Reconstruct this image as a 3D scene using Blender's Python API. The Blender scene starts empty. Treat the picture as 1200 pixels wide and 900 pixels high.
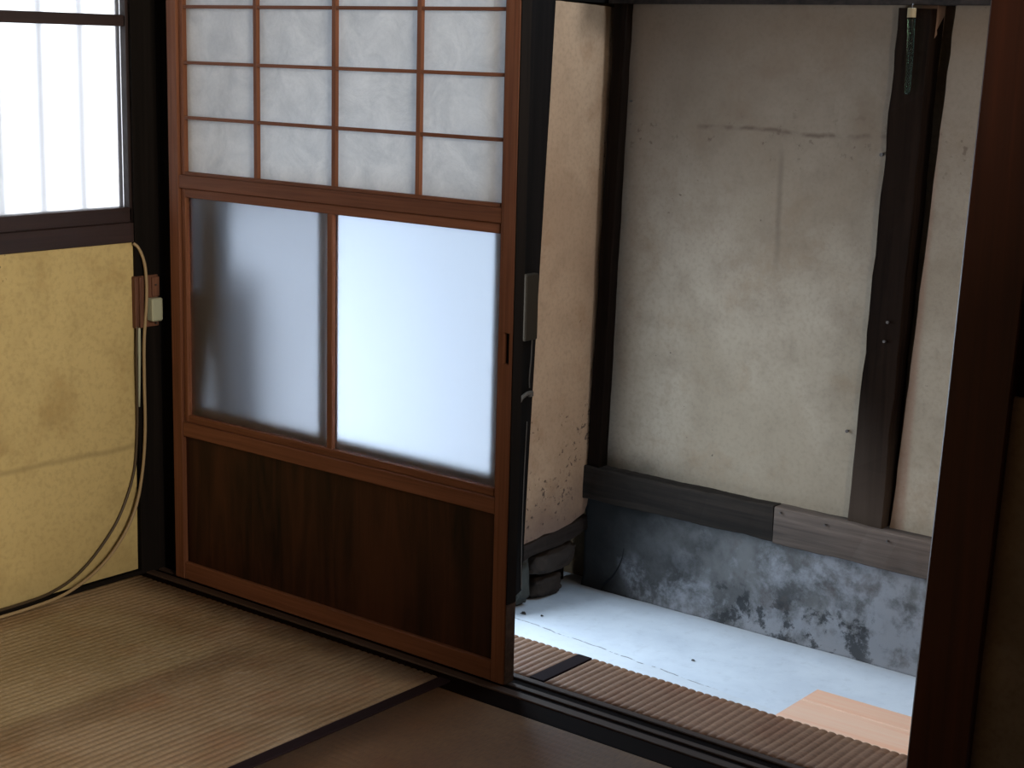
import bpy, bmesh, math, random
from mathutils import Matrix, Vector, noise

random.seed(7)
C = bpy.context.scene.collection
scene = bpy.context.scene

# ------------------------------------------------------------------ camera
cam_data = bpy.data.cameras.new('camera')
cam_data.sensor_width = 36.0
cam_data.lens = 1888.957 / 1200 * 36
cam_data.clip_start = 0.02
cam = bpy.data.objects.new('camera', cam_data)
C.objects.link(cam)
R3 = Matrix(((0.7815368, -0.1465681, 0.6063976),
             (0.6233351, 0.1436251, -0.7686516),
             (0.0255659, 0.9787184, 0.2036093)))
cam.matrix_world = Matrix.Translation((2.568759, -2.114872, 1.105398)) @ R3.to_4x4()
scene.camera = cam

# ------------------------------------------------------------------ world, lights, exposure
world = bpy.data.worlds.new('world')
scene.world = world
world.use_nodes = True
world.node_tree.nodes['Background'].inputs[0].default_value = (0.55, 0.65, 0.8, 1)
world.node_tree.nodes['Background'].inputs[1].default_value = 0.25
scene.view_settings.view_transform = 'Standard'
scene.view_settings.look = 'None'
scene.view_settings.exposure = 0.0
scene.view_settings.gamma = 1.0


def area(name, loc, target, sx, sy, power, col):
    d = bpy.data.lights.new(name, 'AREA')
    d.shape = 'RECTANGLE'
    d.size = sx
    d.size_y = sy
    d.energy = power
    d.color = col
    o = bpy.data.objects.new(name, d)
    C.objects.link(o)
    o.location = loc
    v = Vector(target) - Vector(loc)
    o.rotation_euler = v.to_track_quat('-Z', 'Y').to_euler()
    return o


area('added_high_lamp', (1.0, 1.20, 1.78), (0.85, 0.30, 0.2), 1.3, 0.42, 17.0, (0.50, 0.74, 1.0))  # added lamp, no such window known; lifts door paper and entrance floor
area('entrance_daylight', (0.03, 0.50, 0.28), (1.0, 0.50, 0.10), 0.80, 1.00, 21.5, (0.68, 0.84, 1.0))
area('genkan_daylight', (2.30, 1.0, 1.55), (0.2, 1.15, 1.1), 0.4, 0.6, 5.5, (1.0, 0.84, 0.68))
area('left_window_daylight', (-0.62, -0.10, 1.25), (1.0, -0.10, 1.25), 2.8, 1.9, 33.0, (0.93, 0.96, 1.0))
area('garden_window_daylight', (3.52, -1.25, 1.30), (0.0, -0.9, 0.7), 0.95, 1.2, 106.0, (1.0, 0.92, 0.78))

# ------------------------------------------------------------------ helpers


def link(name, bm, mat, parent=None, loc=None, smooth=False):
    """one bmesh in world coordinates -> one object (parented parts keep world place)"""
    base = Vector((0, 0, 0))
    if loc is not None:
        base = Vector(loc)
    bmesh.ops.translate(bm, verts=bm.verts, vec=-base)
    me = bpy.data.meshes.new(name)
    bm.normal_update()
    bm.to_mesh(me)
    bm.free()
    me.materials.append(mat)
    if smooth:
        for p in me.polygons:
            p.use_smooth = True
    o = bpy.data.objects.new(name, me)
    C.objects.link(o)
    if parent is not None:
        pw = Vector(parent['wl'])
        o.parent = parent
        o.location = base - pw
    else:
        o.location = base
    o['wl'] = tuple(base)
    return o


def centre(x0, x1, y0, y1, z0, z1):
    return ((x0 + x1) / 2, (y0 + y1) / 2, z0)


def empty(name, loc):
    o = bpy.data.objects.new(name, None)
    o.empty_display_size = 0.05
    C.objects.link(o)
    o.location = loc
    o['wl'] = tuple(loc)
    return o


def tag(o, label=None, cat=None, group=None, kind=None):
    if label:
        o['label'] = label
    if cat:
        o['category'] = cat
    if group:
        o['group'] = group
    if kind:
        o['kind'] = kind
    return o


def add_box(bm, x0, x1, y0, y1, z0, z1, bev=0.0, seg=1):
    t = bmesh.new()
    bmesh.ops.create_cube(t, size=1.0)
    for v in t.verts:
        v.co = Vector(((x0 + x1) / 2 + v.co.x * (x1 - x0), (y0 + y1) / 2 + v.co.y * (y1 - y0),
                       (z0 + z1) / 2 + v.co.z * (z1 - z0)))
    if bev:
        bmesh.ops.bevel(t, geom=t.edges[:], offset=bev, segments=seg, affect='EDGES', profile=0.7)
    me = bpy.data.meshes.new('t')
    t.to_mesh(me)
    t.free()
    bm.from_mesh(me)
    bpy.data.meshes.remove(me)


def box(name, mat, x0, x1, y0, y1, z0, z1, parent=None, bev=0.0012):
    bm = bmesh.new()
    add_box(bm, x0, x1, y0, y1, z0, z1, bev)
    return link(name, bm, mat, parent, centre(x0, x1, y0, y1, z0, z1))


def beam(name, mat, ends, parent=None, n=14, jit=0.0012, bev=0.004, seed=0):
    """irregular hewn timber between two quads of 4 points (lists of Vectors)"""
    a, b = [[Vector(p) for p in q] for q in ends]
    bm = bmesh.new()
    rings = []
    for i in range(n + 1):
        t = i / n
        ring = []
        quad = [a[k].lerp(b[k], t) for k in range(4)]
        ctr = sum(quad, Vector()) / 4
        for k in range(4):
            p, q, r = quad[k], quad[(k + 1) % 4], quad[(k - 1) % 4]
            d1 = (q - p).normalized() * bev
            d2 = (r - p).normalized() * bev
            off = Vector([jit * noise.noise(Vector((seed * 7.3 + k * 3.1 + c * 11, t * n * 0.55, seed + c))) * 2
                          for c in range(3)])
            ring.append(bm.verts.new(p + d2 + off))
            ring.append(bm.verts.new(p + d1 + off))
        rings.append(ring)
    m = len(rings[0])
    for i in range(n):
        for k in range(m):
            bm.faces.new((rings[i][k], rings[i][(k + 1) % m], rings[i + 1][(k + 1) % m], rings[i + 1][k]))
    bm.faces.new(rings[0][::-1])
    bm.faces.new(rings[-1])
    bmesh.ops.recalc_face_normals(bm, faces=bm.faces)
    xs = [v.co for v in bm.verts]
    base = Vector((sum(v.x for v in xs) / len(xs), sum(v.y for v in xs) / len(xs), min(v.z for v in xs)))
    return link(name, bm, mat, parent, base)


def vbeam(name, mat, x0, x1, y0, y1, z0, z1, dx=0.0, dy=0.0, **k):
    """upright timber, its top shifted by dx, dy against its foot"""
    lo = [(x0, y0, z0), (x1, y0, z0), (x1, y1, z0), (x0, y1, z0)]
    hi = [(x + dx, y + dy, z1) for x, y, _ in lo]
    return beam(name, mat, (lo, hi), **k)


def slab(name, mat, pts, axis, d0, d1, parent=None, rough=0.0, step=0.03, seed=0):
    """flat panel with a slightly ragged outline; pts are 2-D points in the plane across `axis`"""
    out = []
    for i, p in enumerate(pts):
        q = pts[(i + 1) % len(pts)]
        L = math.hypot(q[0] - p[0], q[1] - p[1])
        n = max(1, int(L / step)) if rough else 1
        for j in range(n):
            t = j / n
            r = 0 if j == 0 else rough
            x, y = p[0] + (q[0] - p[0]) * t, p[1] + (q[1] - p[1]) * t
            out.append((x + r * noise.noise(Vector((x * 23, y * 23, seed))),
                        y + r * noise.noise(Vector((x * 23, y * 23, seed + 9)))))
    bm = bmesh.new()

    def P(u, v, d):
        return (d, u, v) if axis == 0 else ((u, d, v) if axis == 1 else (u, v, d))
    a = [bm.verts.new(P(u, v, d0)) for u, v in out]
    b = [bm.verts.new(P(u, v, d1)) for u, v in out]
    n = len(out)
    bm.faces.new(a)
    bm.faces.new(b[::-1])
    for i in range(n):
        bm.faces.new((a[i], b[i], b[(i + 1) % n], a[(i + 1) % n]))
    bmesh.ops.recalc_face_normals(bm, faces=bm.faces)
    lo = [min(v.co[c] for v in bm.verts) for c in range(3)]
    hi = [max(v.co[c] for v in bm.verts) for c in range(3)]
    return link(name, bm, mat, parent, ((lo[0] + hi[0]) / 2, (lo[1] + hi[1]) / 2, lo[2]))


def catmull(pts, per=8):
    P = [Vector(p) for p in pts]
    P = [P[0] * 2 - P[1]] + P + [P[-1] * 2 - P[-2]]
    out = []
    for i in range(1, len(P) - 2):
        for j in range(per):
            t = j / per
            a, b, c, d = P[i - 1], P[i], P[i + 1], P[i + 2]
            out.append(0.5 * ((2 * b) + (-a + c) * t + (2 * a - 5 * b + 4 * c - d) * t * t + (-a + 3 * b - 3 * c + d) * t ** 3))
    out.append(P[-2])
    return out


def add_tube(bm, pts, rad, seg=8):
    rings = []
    up = Vector((0.3, 0.2, 1)).normalized()
    for i, p in enumerate(pts):
        d = (pts[min(i + 1, len(pts) - 1)] - pts[max(i - 1, 0)]).normalized()
        a = d.cross(up)
        if a.length < 1e-3:
            a = d.cross(Vector((1, 0, 0)))
        a.normalize()
        b = d.cross(a).normalized()
        r = rad(i / (len(pts) - 1)) if callable(rad) else rad
        rings.append([bm.verts.new(p + (a * math.cos(2 * math.pi * k / seg) + b * math.sin(2 * math.pi * k / seg)) * r)
                      for k in range(seg)])
    for i in range(len(rings) - 1):
        for k in range(seg):
            bm.faces.new((rings[i][k], rings[i][(k + 1) % seg], rings[i + 1][(k + 1) % seg], rings[i + 1][k]))
    bm.faces.new(rings[0][::-1])
    bm.faces.new(rings[-1])
    bmesh.ops.recalc_face_normals(bm, faces=bm.faces)


def tube(name, mat, pts, rad, parent=None, per=8, seg=8):
    bm = bmesh.new()
    add_tube(bm, catmull(pts, per), rad, seg)
    return link(name, bm, mat, parent, pts[-1], smooth=True)


# ------------------------------------------------------------------ materials
def new_mat(name):
    m = bpy.data.materials.new(name)
    m.use_nodes = True
    nt = m.node_tree
    b = nt.nodes['Principled BSDF']
    return m, nt, b


def N(nt, typ, **kw):
    n = nt.nodes.new(typ)
    for k, v in kw.items():
        if k.startswith('i_'):
            key = k[2:].replace('_', ' ')
            n.inputs[key].default_value = v
        else:
            setattr(n, k, v)
    return n


def coords(nt, scale=(1, 1, 1), kind='Object', rot=(0, 0, 0)):
    t = N(nt, 'ShaderNodeTexCoord')
    m = N(nt, 'ShaderNodeMapping')
    m.inputs['Scale'].default_value = scale
    m.inputs['Rotation'].default_value = rot
    if kind == 'World':
        g = N(nt, 'ShaderNodeNewGeometry')
        nt.links.new(g.outputs['Position'], m.inputs[0])
    else:
        nt.links.new(t.outputs[kind], m.inputs[0])
    return m.outputs[0]


def nz(nt, vec, scale, detail=4, rough=0.55, dist=0.0):
    n = N(nt, 'ShaderNodeTexNoise')
    n.inputs['Scale'].default_value = scale
    n.inputs['Detail'].default_value = detail
    n.inputs['Roughness'].default_value = rough
    n.inputs['Distortion'].default_value = dist
    nt.links.new(vec, n.inputs['Vector'])
    return n.outputs['Fac']


def ramp(nt, fac, stops):
    r = N(nt, 'ShaderNodeValToRGB')
    while len(r.color_ramp.elements) > 1:
        r.color_ramp.elements.remove(r.color_ramp.elements[-1])
    for i, (p, c) in enumerate(stops):
        e = r.color_ramp.elements[0] if i == 0 else r.color_ramp.elements.new(p)
        e.position = p
        e.color = (*c, 1) if len(c) == 3 else c
    nt.links.new(fac, r.inputs[0])
    return r.outputs[0]


def math_(nt, op, a, b=None, c=None):
    n = N(nt, 'ShaderNodeMath', operation=op)
    for i, v in enumerate((a, b, c)):
        if v is None:
            continue
        if isinstance(v, (int, float)):
            n.inputs[i].default_value = v
        else:
            nt.links.new(v, n.inputs[i])
    return n.outputs[0]


def step(nt, v, lo, hi):
    n = N(nt, 'ShaderNodeMapRange', interpolation_type='SMOOTHSTEP')
    for key, val in (('Value', v), ('From Min', lo), ('From Max', hi)):
        if isinstance(val, (int, float)):
            n.inputs[key].default_value = val
        else:
            nt.links.new(val, n.inputs[key])
    return n.outputs['Result']


def mix(nt, fac, a, b, mode='MIX'):
    n = N(nt, 'ShaderNodeMix', data_type='RGBA', blend_type=mode)
    for i, v in ((0, fac), (6, a), (7, b)):
        if isinstance(v, (int, float)):
            n.inputs[i].default_value = v
        elif isinstance(v, tuple):
            n.inputs[i].default_value = (*v, 1)
        else:
            nt.links.new(v, n.inputs[i])
    return n.outputs[2]


def bump(nt, b, h, strength=0.3, dist=0.002):
    n = N(nt, 'ShaderNodeBump')
    n.inputs['Strength'].default_value = strength
    n.inputs['Distance'].default_value = dist
    nt.links.new(h, n.inputs['Height'])
    nt.links.new(n.outputs[0], b.inputs['Normal'])


def sep(nt, v):
    s = N(nt, 'ShaderNodeSeparateXYZ')
    nt.links.new(v, s.inputs[0])
    return s.outputs


def wood(name, dark, light, axis='z', rough=0.5, across=60, along=2.5, bstr=0.25, swirl=0.0, spec=0.4, foot=None):
    m, nt, b = new_mat(name)
    sc = [across] * 3
    sc['xyz'.index(axis)] = along
    v = coords(nt, tuple(sc), 'World')
    f = nz(nt, v, 1.0, 6, 0.6, 0.6 + swirl)
    sc2 = [c * 0.16 for c in sc]
    f2 = nz(nt, coords(nt, tuple(sc2), 'World'), 1.0, 3, 0.5, 1.0 + swirl)
    ff = math_(nt, 'ADD', math_(nt, 'MULTIPLY', f, 0.55), math_(nt, 'MULTIPLY', f2, 0.45))
    col = ramp(nt, ff, [(0.36, dark), (0.64, light)])
    if foot:            # bare, washed-out timber towards the foot
        zz = sep(nt, coords(nt, kind='World'))[2]
        w = step(nt, math_(nt, 'MULTIPLY_ADD', f2, 0.25, zz), 0.50, 0.10)
        col = mix(nt, w, col, mix(nt, f, tuple(c * 0.55 for c in foot), foot))
    nt.links.new(col, b.inputs['Base Color'])
    b.inputs['Roughness'].default_value = rough
    b.inputs['Specular IOR Level'].default_value = spec
    bump(nt, b, f, bstr, 0.001)
    return m


def flat(name, col, rough=0.6, metal=0.0, var=0.15, scale=40, spec=0.4):
    m, nt, b = new_mat(name)
    f = nz(nt, coords(nt), scale, 3)
    c2 = tuple(c * (1 - var) for c in col)
    nt.links.new(mix(nt, f, c2, col), b.inputs['Base Color'])
    b.inputs['Roughness'].default_value = rough
    b.inputs['Metallic'].default_value = metal
    b.inputs['Specular IOR Level'].default_value = spec
    return m


M = {}
for ax in 'xyz':
    M['shoji_' + ax] = wood('shoji_wood_' + ax, (0.115, 0.040, 0.018), (0.23, 0.088, 0.044), ax, 0.6, 120, 3, spec=0.2)
    M['black_' + ax] = wood('black_wood_' + ax, (0.005, 0.004, 0.0032), (0.012, 0.0085, 0.007), ax, 0.75, 70, 2.5, spec=0.08)
    M['window_' + ax] = wood('window_wood_' + ax, (0.016, 0.008, 0.007), (0.038, 0.018, 0.015), ax, 0.55, 80, 2.5)
    M['old_' + ax] = wood('weathered_timber_' + ax, (0.048, 0.034, 0.026), (0.165, 0.118, 0.092), ax, 0.75, 60, 2.2, 0.5)
M['old_post'] = wood('sooty_post_timber', (0.004, 0.002, 0.0012), (0.017, 0.009, 0.0055), 'z', 0.85, 60, 2.2, 0.5, spec=0.05, foot=(0.085, 0.060, 0.045))
M['old_dark'] = wood('decayed_timber', (0.012, 0.008, 0.006), (0.045, 0.031, 0.024), 'y', 0.85, 50, 2.5, 0.5, spec=0.2)
M['post_red'] = wood('red_brown_post_wood', (0.026, 0.006, 0.002), (0.066, 0.016, 0.005), 'z', 0.5, 60, 2.0)
M['panel'] = wood('dark_veneer', (0.003, 0.001, 0.0005), (0.052, 0.016, 0.007), 'z', 0.5, 22, 2.0, 0.1, 1.2, 0.2)
M['sill'] = wood('worn_sill_wood', (0.03, 0.018, 0.013), (0.085, 0.052, 0.038), 'x', 0.6, 90, 2.5, spec=0.15)
M['sill_dark'] = wood('dark_sill_wood', (0.0025, 0.0012, 0.0008), (0.007, 0.003, 0.002), 'x', 0.8, 90, 2.5, spec=0.03)
M['cedar'] = wood('fresh_cedar_board', (0.97, 0.52, 0.33), (0.99, 0.68, 0.50), 'x', 0.6, 60, 2.5, 0.15)
M['block'] = wood('wiring_block_wood', (0.09, 0.035, 0.02), (0.24, 0.10, 0.055), 'z', 0.6, 110, 6)
M['ceiling'] = wood('ceiling_boards', (0.03, 0.018, 0.01), (0.07, 0.042, 0.025), 'x', 0.7, 30, 1.5)
M['heri'] = flat('tatami_border_cloth', (0.020, 0.011, 0.013), 0.9, spec=0.08)
M['cable'] = flat('beige_cable', (0.36, 0.25, 0.13), 0.5)
M['cable_dark'] = flat('brown_cable', (0.07, 0.045, 0.022), 0.5)
M['switch'] = flat('cream_plastic', (0.42, 0.42, 0.30), 0.4, var=0.05)
M['box'] = flat('olive_grey_plastic', (0.034, 0.024, 0.015), 0.7, spec=0.1)
M['conduit'] = flat('grey_conduit', (0.11, 0.088, 0.07), 0.6, spec=0.15)
M['iron'] = flat('nail_iron', (0.12, 0.10, 0.09), 0.45, 0.6)
M['leaf'] = flat('dry_leaf', (0.035, 0.025, 0.02), 0.8)
M['void'] = flat('finger_pull_black', (0.004, 0.003, 0.003), 0.7)
M['crack'] = flat('crack_dark', (0.01, 0.011, 0.013), 0.95)


def plaster(name, base, dark, patch=None, kind=0):
    m, nt, b = new_mat(name)
    v = coords(nt, kind='World')
    big = nz(nt, v, 2.3, 5, 0.55, 0.3)
    col = mix(nt, step(nt, big, 0.38, 0.66), base, dark)
    mid = nz(nt, v, 11, 5, 0.6)
    col = mix(nt, math_(nt, 'MULTIPLY', step(nt, mid, 0.45, 0.75), 0.35), col, tuple(c * 0.72 for c in dark))
    blot = nz(nt, v, 5.2, 6, 0.68, 0.2)
    col = mix(nt, math_(nt, 'MULTIPLY', step(nt, blot, 0.50, 0.72), 0.55), col, tuple(c * k for c, k in zip(dark, (0.80, 0.68, 0.58))))
    fine0 = nz(nt, v, 95, 3, 0.6)
    col = mix(nt, math_(nt, 'MULTIPLY', step(nt, fine0, 0.42, 0.72), 0.30), col, tuple(c * 0.66 for c in dark))
    spk = nz(nt, v, 62, 2, 0.5)
    reg = nz(nt, v, 3.1, 2, 0.5)
    s = math_(nt, 'MULTIPLY', step(nt, spk, 0.70, 0.76), step(nt, reg, 0.50, 0.60))
    col = mix(nt, math_(nt, 'MULTIPLY', s, 0.75), col, (0.05, 0.04, 0.035))
    x, y, z = sep(nt, v)
    if kind == 1:      # yellow room wall: a faint joint line with flaked dots
        w = nz(nt, v, 6, 3)
        d = math_(nt, 'ABSOLUTE', math_(nt, 'SUBTRACT', z, math_(nt, 'MULTIPLY_ADD', w, 0.03, 0.262)))
        col = mix(nt, math_(nt, 'MULTIPLY', step(nt, d, 0.010, 0.0), 0.45), col, tuple(c * 0.45 for c in base))
        # darker along the floor
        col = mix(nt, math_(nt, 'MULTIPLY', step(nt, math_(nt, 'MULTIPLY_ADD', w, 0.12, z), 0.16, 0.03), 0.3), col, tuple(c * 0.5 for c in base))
    if kind == 2:      # entrance back wall: joint line high up, darker beside timber, shade painted in above, speckled mould
        w = nz(nt, v, 5, 4)
        zz = math_(nt, 'MULTIPLY_ADD', w, 0.05, 0.905)
        d = math_(nt, 'ABSOLUTE', math_(nt, 'SUBTRACT', z, zz))
        brk = nz(nt, v, 18, 3)
        k = math_(nt, 'MULTIPLY', step(nt, d, 0.009, 0.0), step(nt, brk, 0.36, 0.60))
        xm = math_(nt, 'MULTIPLY', step(nt, x, 0.38, 0.50), step(nt, x, 0.98, 0.93))
        col = mix(nt, math_(nt, 'MULTIPLY', math_(nt, 'MULTIPLY', k, xm), 0.85), col, (0.06, 0.045, 0.035))
        sp2 = math_(nt, 'MULTIPLY', step(nt, nz(nt, v, 48, 3, 0.6), 0.60, 0.66), math_(nt, 'MULTIPLY', step(nt, math_(nt, 'ABSOLUTE', math_(nt, 'SUBTRACT', z, 0.91)), 0.10, 0.0), step(nt, nz(nt, v, 9, 2), 0.42, 0.58)))
        col = mix(nt, math_(nt, 'MULTIPLY', sp2, 0.7), col, (0.06, 0.045, 0.035))
        vx = math_(nt, 'ABSOLUTE', math_(nt, 'SUBTRACT', x, math_(nt, 'MULTIPLY_ADD', w, 0.02, 0.675)))
        k2 = math_(nt, 'MULTIPLY', step(nt, vx, 0.012, 0.0), math_(nt, 'MULTIPLY', step(nt, z, 0.55, 0.7), step(nt, z, 0.92, 0.85)))
        col = mix(nt, math_(nt, 'MULTIPLY', k2, 0.45), col, (0.10, 0.08, 0.065))
        top_shade = step(nt, math_(nt, 'MULTIPLY_ADD', mid, 0.5, z), 0.35, 1.40)
        col = mix(nt, math_(nt, 'MULTIPLY', top_shade, 0.72), col, (0.17, 0.115, 0.08))
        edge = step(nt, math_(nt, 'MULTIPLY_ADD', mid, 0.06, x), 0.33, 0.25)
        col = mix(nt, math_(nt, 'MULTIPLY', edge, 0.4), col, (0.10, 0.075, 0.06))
        mould = math_(nt, 'MULTIPLY', step(nt, math_(nt, 'MULTIPLY_ADD', mid, 0.16, z), 0.20, 0.10), step(nt, x, 0.62, 0.30))
        col = mix(nt, math_(nt, 'MULTIPLY', mould, 0.65), col, (0.045, 0.042, 0.034))
        # middle post's soft reddish shadow, painted on the plaster right of it
        pk = math_(nt, 'MULTIPLY', step(nt, x, 1.01, 1.015), step(nt, math_(nt, 'MULTIPLY_ADD', z, -0.016, x), 1.068, 1.052))
        col = mix(nt, math_(nt, 'MULTIPLY', pk, 0.5), col, (0.30, 0.16, 0.11))
    if kind == 3:      # entrance side wall: brown stain at the top corner, chipped foot
        w = nz(nt, v, 9, 4)
        a = math_(nt, 'MULTIPLY', step(nt, math_(nt, 'MULTIPLY_ADD', w, 0.10, z), 1.14, 1.25),
                  step(nt, math_(nt, 'MULTIPLY_ADD', w, 0.12, y), 1.16, 1.24))
        col = mix(nt, math_(nt, 'MULTIPLY', a, 0.75), col, (0.10, 0.062, 0.036))
        z2 = math_(nt, 'MULTIPLY_ADD', y, -0.06, math_(nt, 'MULTIPLY_ADD', w, 0.16, z))
        foot = step(nt, z2, 0.06, -0.11)
        col = mix(nt, math_(nt, 'MULTIPLY', foot, 0.75), col, (0.16, 0.10, 0.08))
        s2 = math_(nt, 'MULTIPLY', step(nt, nz(nt, v, 75, 3, 0.6), 0.585, 0.64), step(nt, z, 0.27, 0.15))
        s2 = math_(nt, 'MULTIPLY', s2, step(nt, nz(nt, v, 14, 2), 0.44, 0.56))
        col = mix(nt, math_(nt, 'MULTIPLY', s2, 0.8), col, (0.06, 0.035, 0.03))
    nt.links.new(col, b.inputs['Base Color'])
    b.inputs['Roughness'].default_value = 0.92
    b.inputs['Specular IOR Level'].default_value = 0.15
    fine = nz(nt, v, 160, 4, 0.6)
    bump(nt, b, math_(nt, 'ADD', math_(nt, 'MULTIPLY', fine, 0.25), mid), 0.35, 0.003)
    return m


M['plaster_yellow'] = plaster('yellow_plaster', (0.56, 0.42, 0.185), (0.45, 0.33, 0.14), kind=1)
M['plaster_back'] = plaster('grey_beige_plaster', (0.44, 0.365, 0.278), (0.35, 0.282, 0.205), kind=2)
M['plaster_side'] = plaster('pinkish_beige_plaster', (0.52, 0.335, 0.205), (0.43, 0.265, 0.158), kind=3)
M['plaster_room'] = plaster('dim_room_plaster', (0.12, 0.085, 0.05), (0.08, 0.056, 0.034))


def concrete(name, kind):
    m, nt, b = new_mat(name)
    v = coords(nt, kind='World')
    x, y, z = sep(nt, v)
    a = nz(nt, v, 5, 6, 0.62, 0.1)
    f = nz(nt, v, 30, 5, 0.65)
    if kind == 'floor':
        col = mix(nt, step(nt, a, 0.35, 0.70), (0.76, 0.81, 0.87), (0.66, 0.71, 0.78))
        col = mix(nt, math_(nt, 'MULTIPLY', step(nt, f, 0.5, 0.8), 0.25), col, (0.35, 0.37, 0.40))
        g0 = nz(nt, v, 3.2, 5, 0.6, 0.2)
        floor_shade = step(nt, math_(nt, 'ADD', math_(nt, 'MULTIPLY_ADD', x, -1.3, y), math_(nt, 'MULTIPLY', g0, 0.5)), 0.95, 1.40)  # shade of the back left corner, painted into the floor colour
        col = mix(nt, math_(nt, 'MULTIPLY', floor_shade, 0.75), col, (0.17, 0.18, 0.19))
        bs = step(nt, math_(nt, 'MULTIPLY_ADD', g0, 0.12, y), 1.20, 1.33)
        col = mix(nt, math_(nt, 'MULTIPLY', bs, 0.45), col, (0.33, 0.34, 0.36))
        w = nz(nt, v, 9, 4)
        yc = math_(nt, 'MULTIPLY_ADD', x, -0.09, math_(nt, 'MULTIPLY_ADD', w, 0.035, 0.931))
        d = math_(nt, 'ABSOLUTE', math_(nt, 'SUBTRACT', y, yc))
        brk = nz(nt, v, 40, 3)
        k = math_(nt, 'MULTIPLY', step(nt, d, 0.0030, 0.0008), step(nt, brk, 0.40, 0.52))
        k = math_(nt, 'MULTIPLY', k, step(nt, x, 0.83, 0.81))
        col = mix(nt, math_(nt, 'MULTIPLY', k, 0.8), col, (0.08, 0.08, 0.09))
        # one side of the joint is a slightly paler screed
        col = mix(nt, math_(nt, 'MULTIPLY', step(nt, math_(nt, 'SUBTRACT', y, yc), 0.002, -0.002), 0.25), col, (0.70, 0.70, 0.69))
    else:
        col = mix(nt, step(nt, a, 0.38, 0.62), (0.085, 0.085, 0.086), (0.16, 0.16, 0.162))
        damp = step(nt, math_(nt, 'MULTIPLY_ADD', z, -0.35, math_(nt, 'MULTIPLY_ADD', a, 0.5, x)), 1.05, 0.52)  # shade toward the left corner, put into the concrete colour
        col = mix(nt, math_(nt, 'MULTIPLY', damp, 0.93), col, (0.014, 0.0145, 0.014))
        # pale efflorescence towards the right and the foot
        e = nz(nt, coords(nt, (1, 1, 1), 'World'), 8.5, 7, 0.68, 0.15)
        g = math_(nt, 'ADD', math_(nt, 'MULTIPLY', step(nt, x, 0.55, 1.05), 0.16),
                  math_(nt, 'MULTIPLY', step(nt, z, -0.05, -0.28), 0.10))
        es = step(nt, math_(nt, 'ADD', e, g), 0.55, 0.74)
        col = mix(nt, math_(nt, 'MULTIPLY', math_(nt, 'MULTIPLY', es, math_(nt, 'MAXIMUM', step(nt, x, 0.30, 0.80), math_(nt, 'MULTIPLY', step(nt, math_(nt, 'MULTIPLY_ADD', z, 0.6, x), 0.13, 0.17), step(nt, z, -0.16, -0.24)))), 0.75), col, (0.33, 0.34, 0.37))
        # black mould patches along the foot
        o = nz(nt, v, 15, 7, 0.7, 0.1)
        zb = step(nt, math_(nt, 'MULTIPLY_ADD', x, -0.02, z), -0.17, -0.24)
        xb = math_(nt, 'MULTIPLY', step(nt, x, 0.50, 0.62), step(nt, x, 1.06, 0.98))
        ms = math_(nt, 'MULTIPLY', step(nt, o, 0.49, 0.57), math_(nt, 'MULTIPLY', zb, xb))
        col = mix(nt, math_(nt, 'MULTIPLY', ms, 0.85), col, (0.03, 0.032, 0.035))
        o2 = nz(nt, v, 7, 6, 0.66, 0.1)
        m2 = math_(nt, 'MULTIPLY', step(nt, o2, 0.56, 0.66), step(nt, x, 0.45, 0.7))
        col = mix(nt, math_(nt, 'MULTIPLY', m2, 0.55), col, (0.10, 0.085, 0.08))
    nt.links.new(col, b.inputs['Base Color'])
    b.inputs['Roughness'].default_value = 0.85
    b.inputs['Specular IOR Level'].default_value = 0.25
    bump(nt, b, math_(nt, 'ADD', a, math_(nt, 'MULTIPLY', f, 0.4)), 0.5, 0.006 if kind != 'floor' else 0.002)
    return m


M['concrete_floor'] = concrete('genkan_concrete_floor', 'floor')
M['concrete_wall'] = concrete('stained_concrete_base', 'wall')
M['stone'] = flat('foundation_stone', (0.07, 0.05, 0.038), 0.9, var=0.7, scale=18)
M['stone_grey'] = flat('grey_foundation_stone', (0.10, 0.10, 0.085), 0.9, var=0.6, scale=18)


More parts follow.
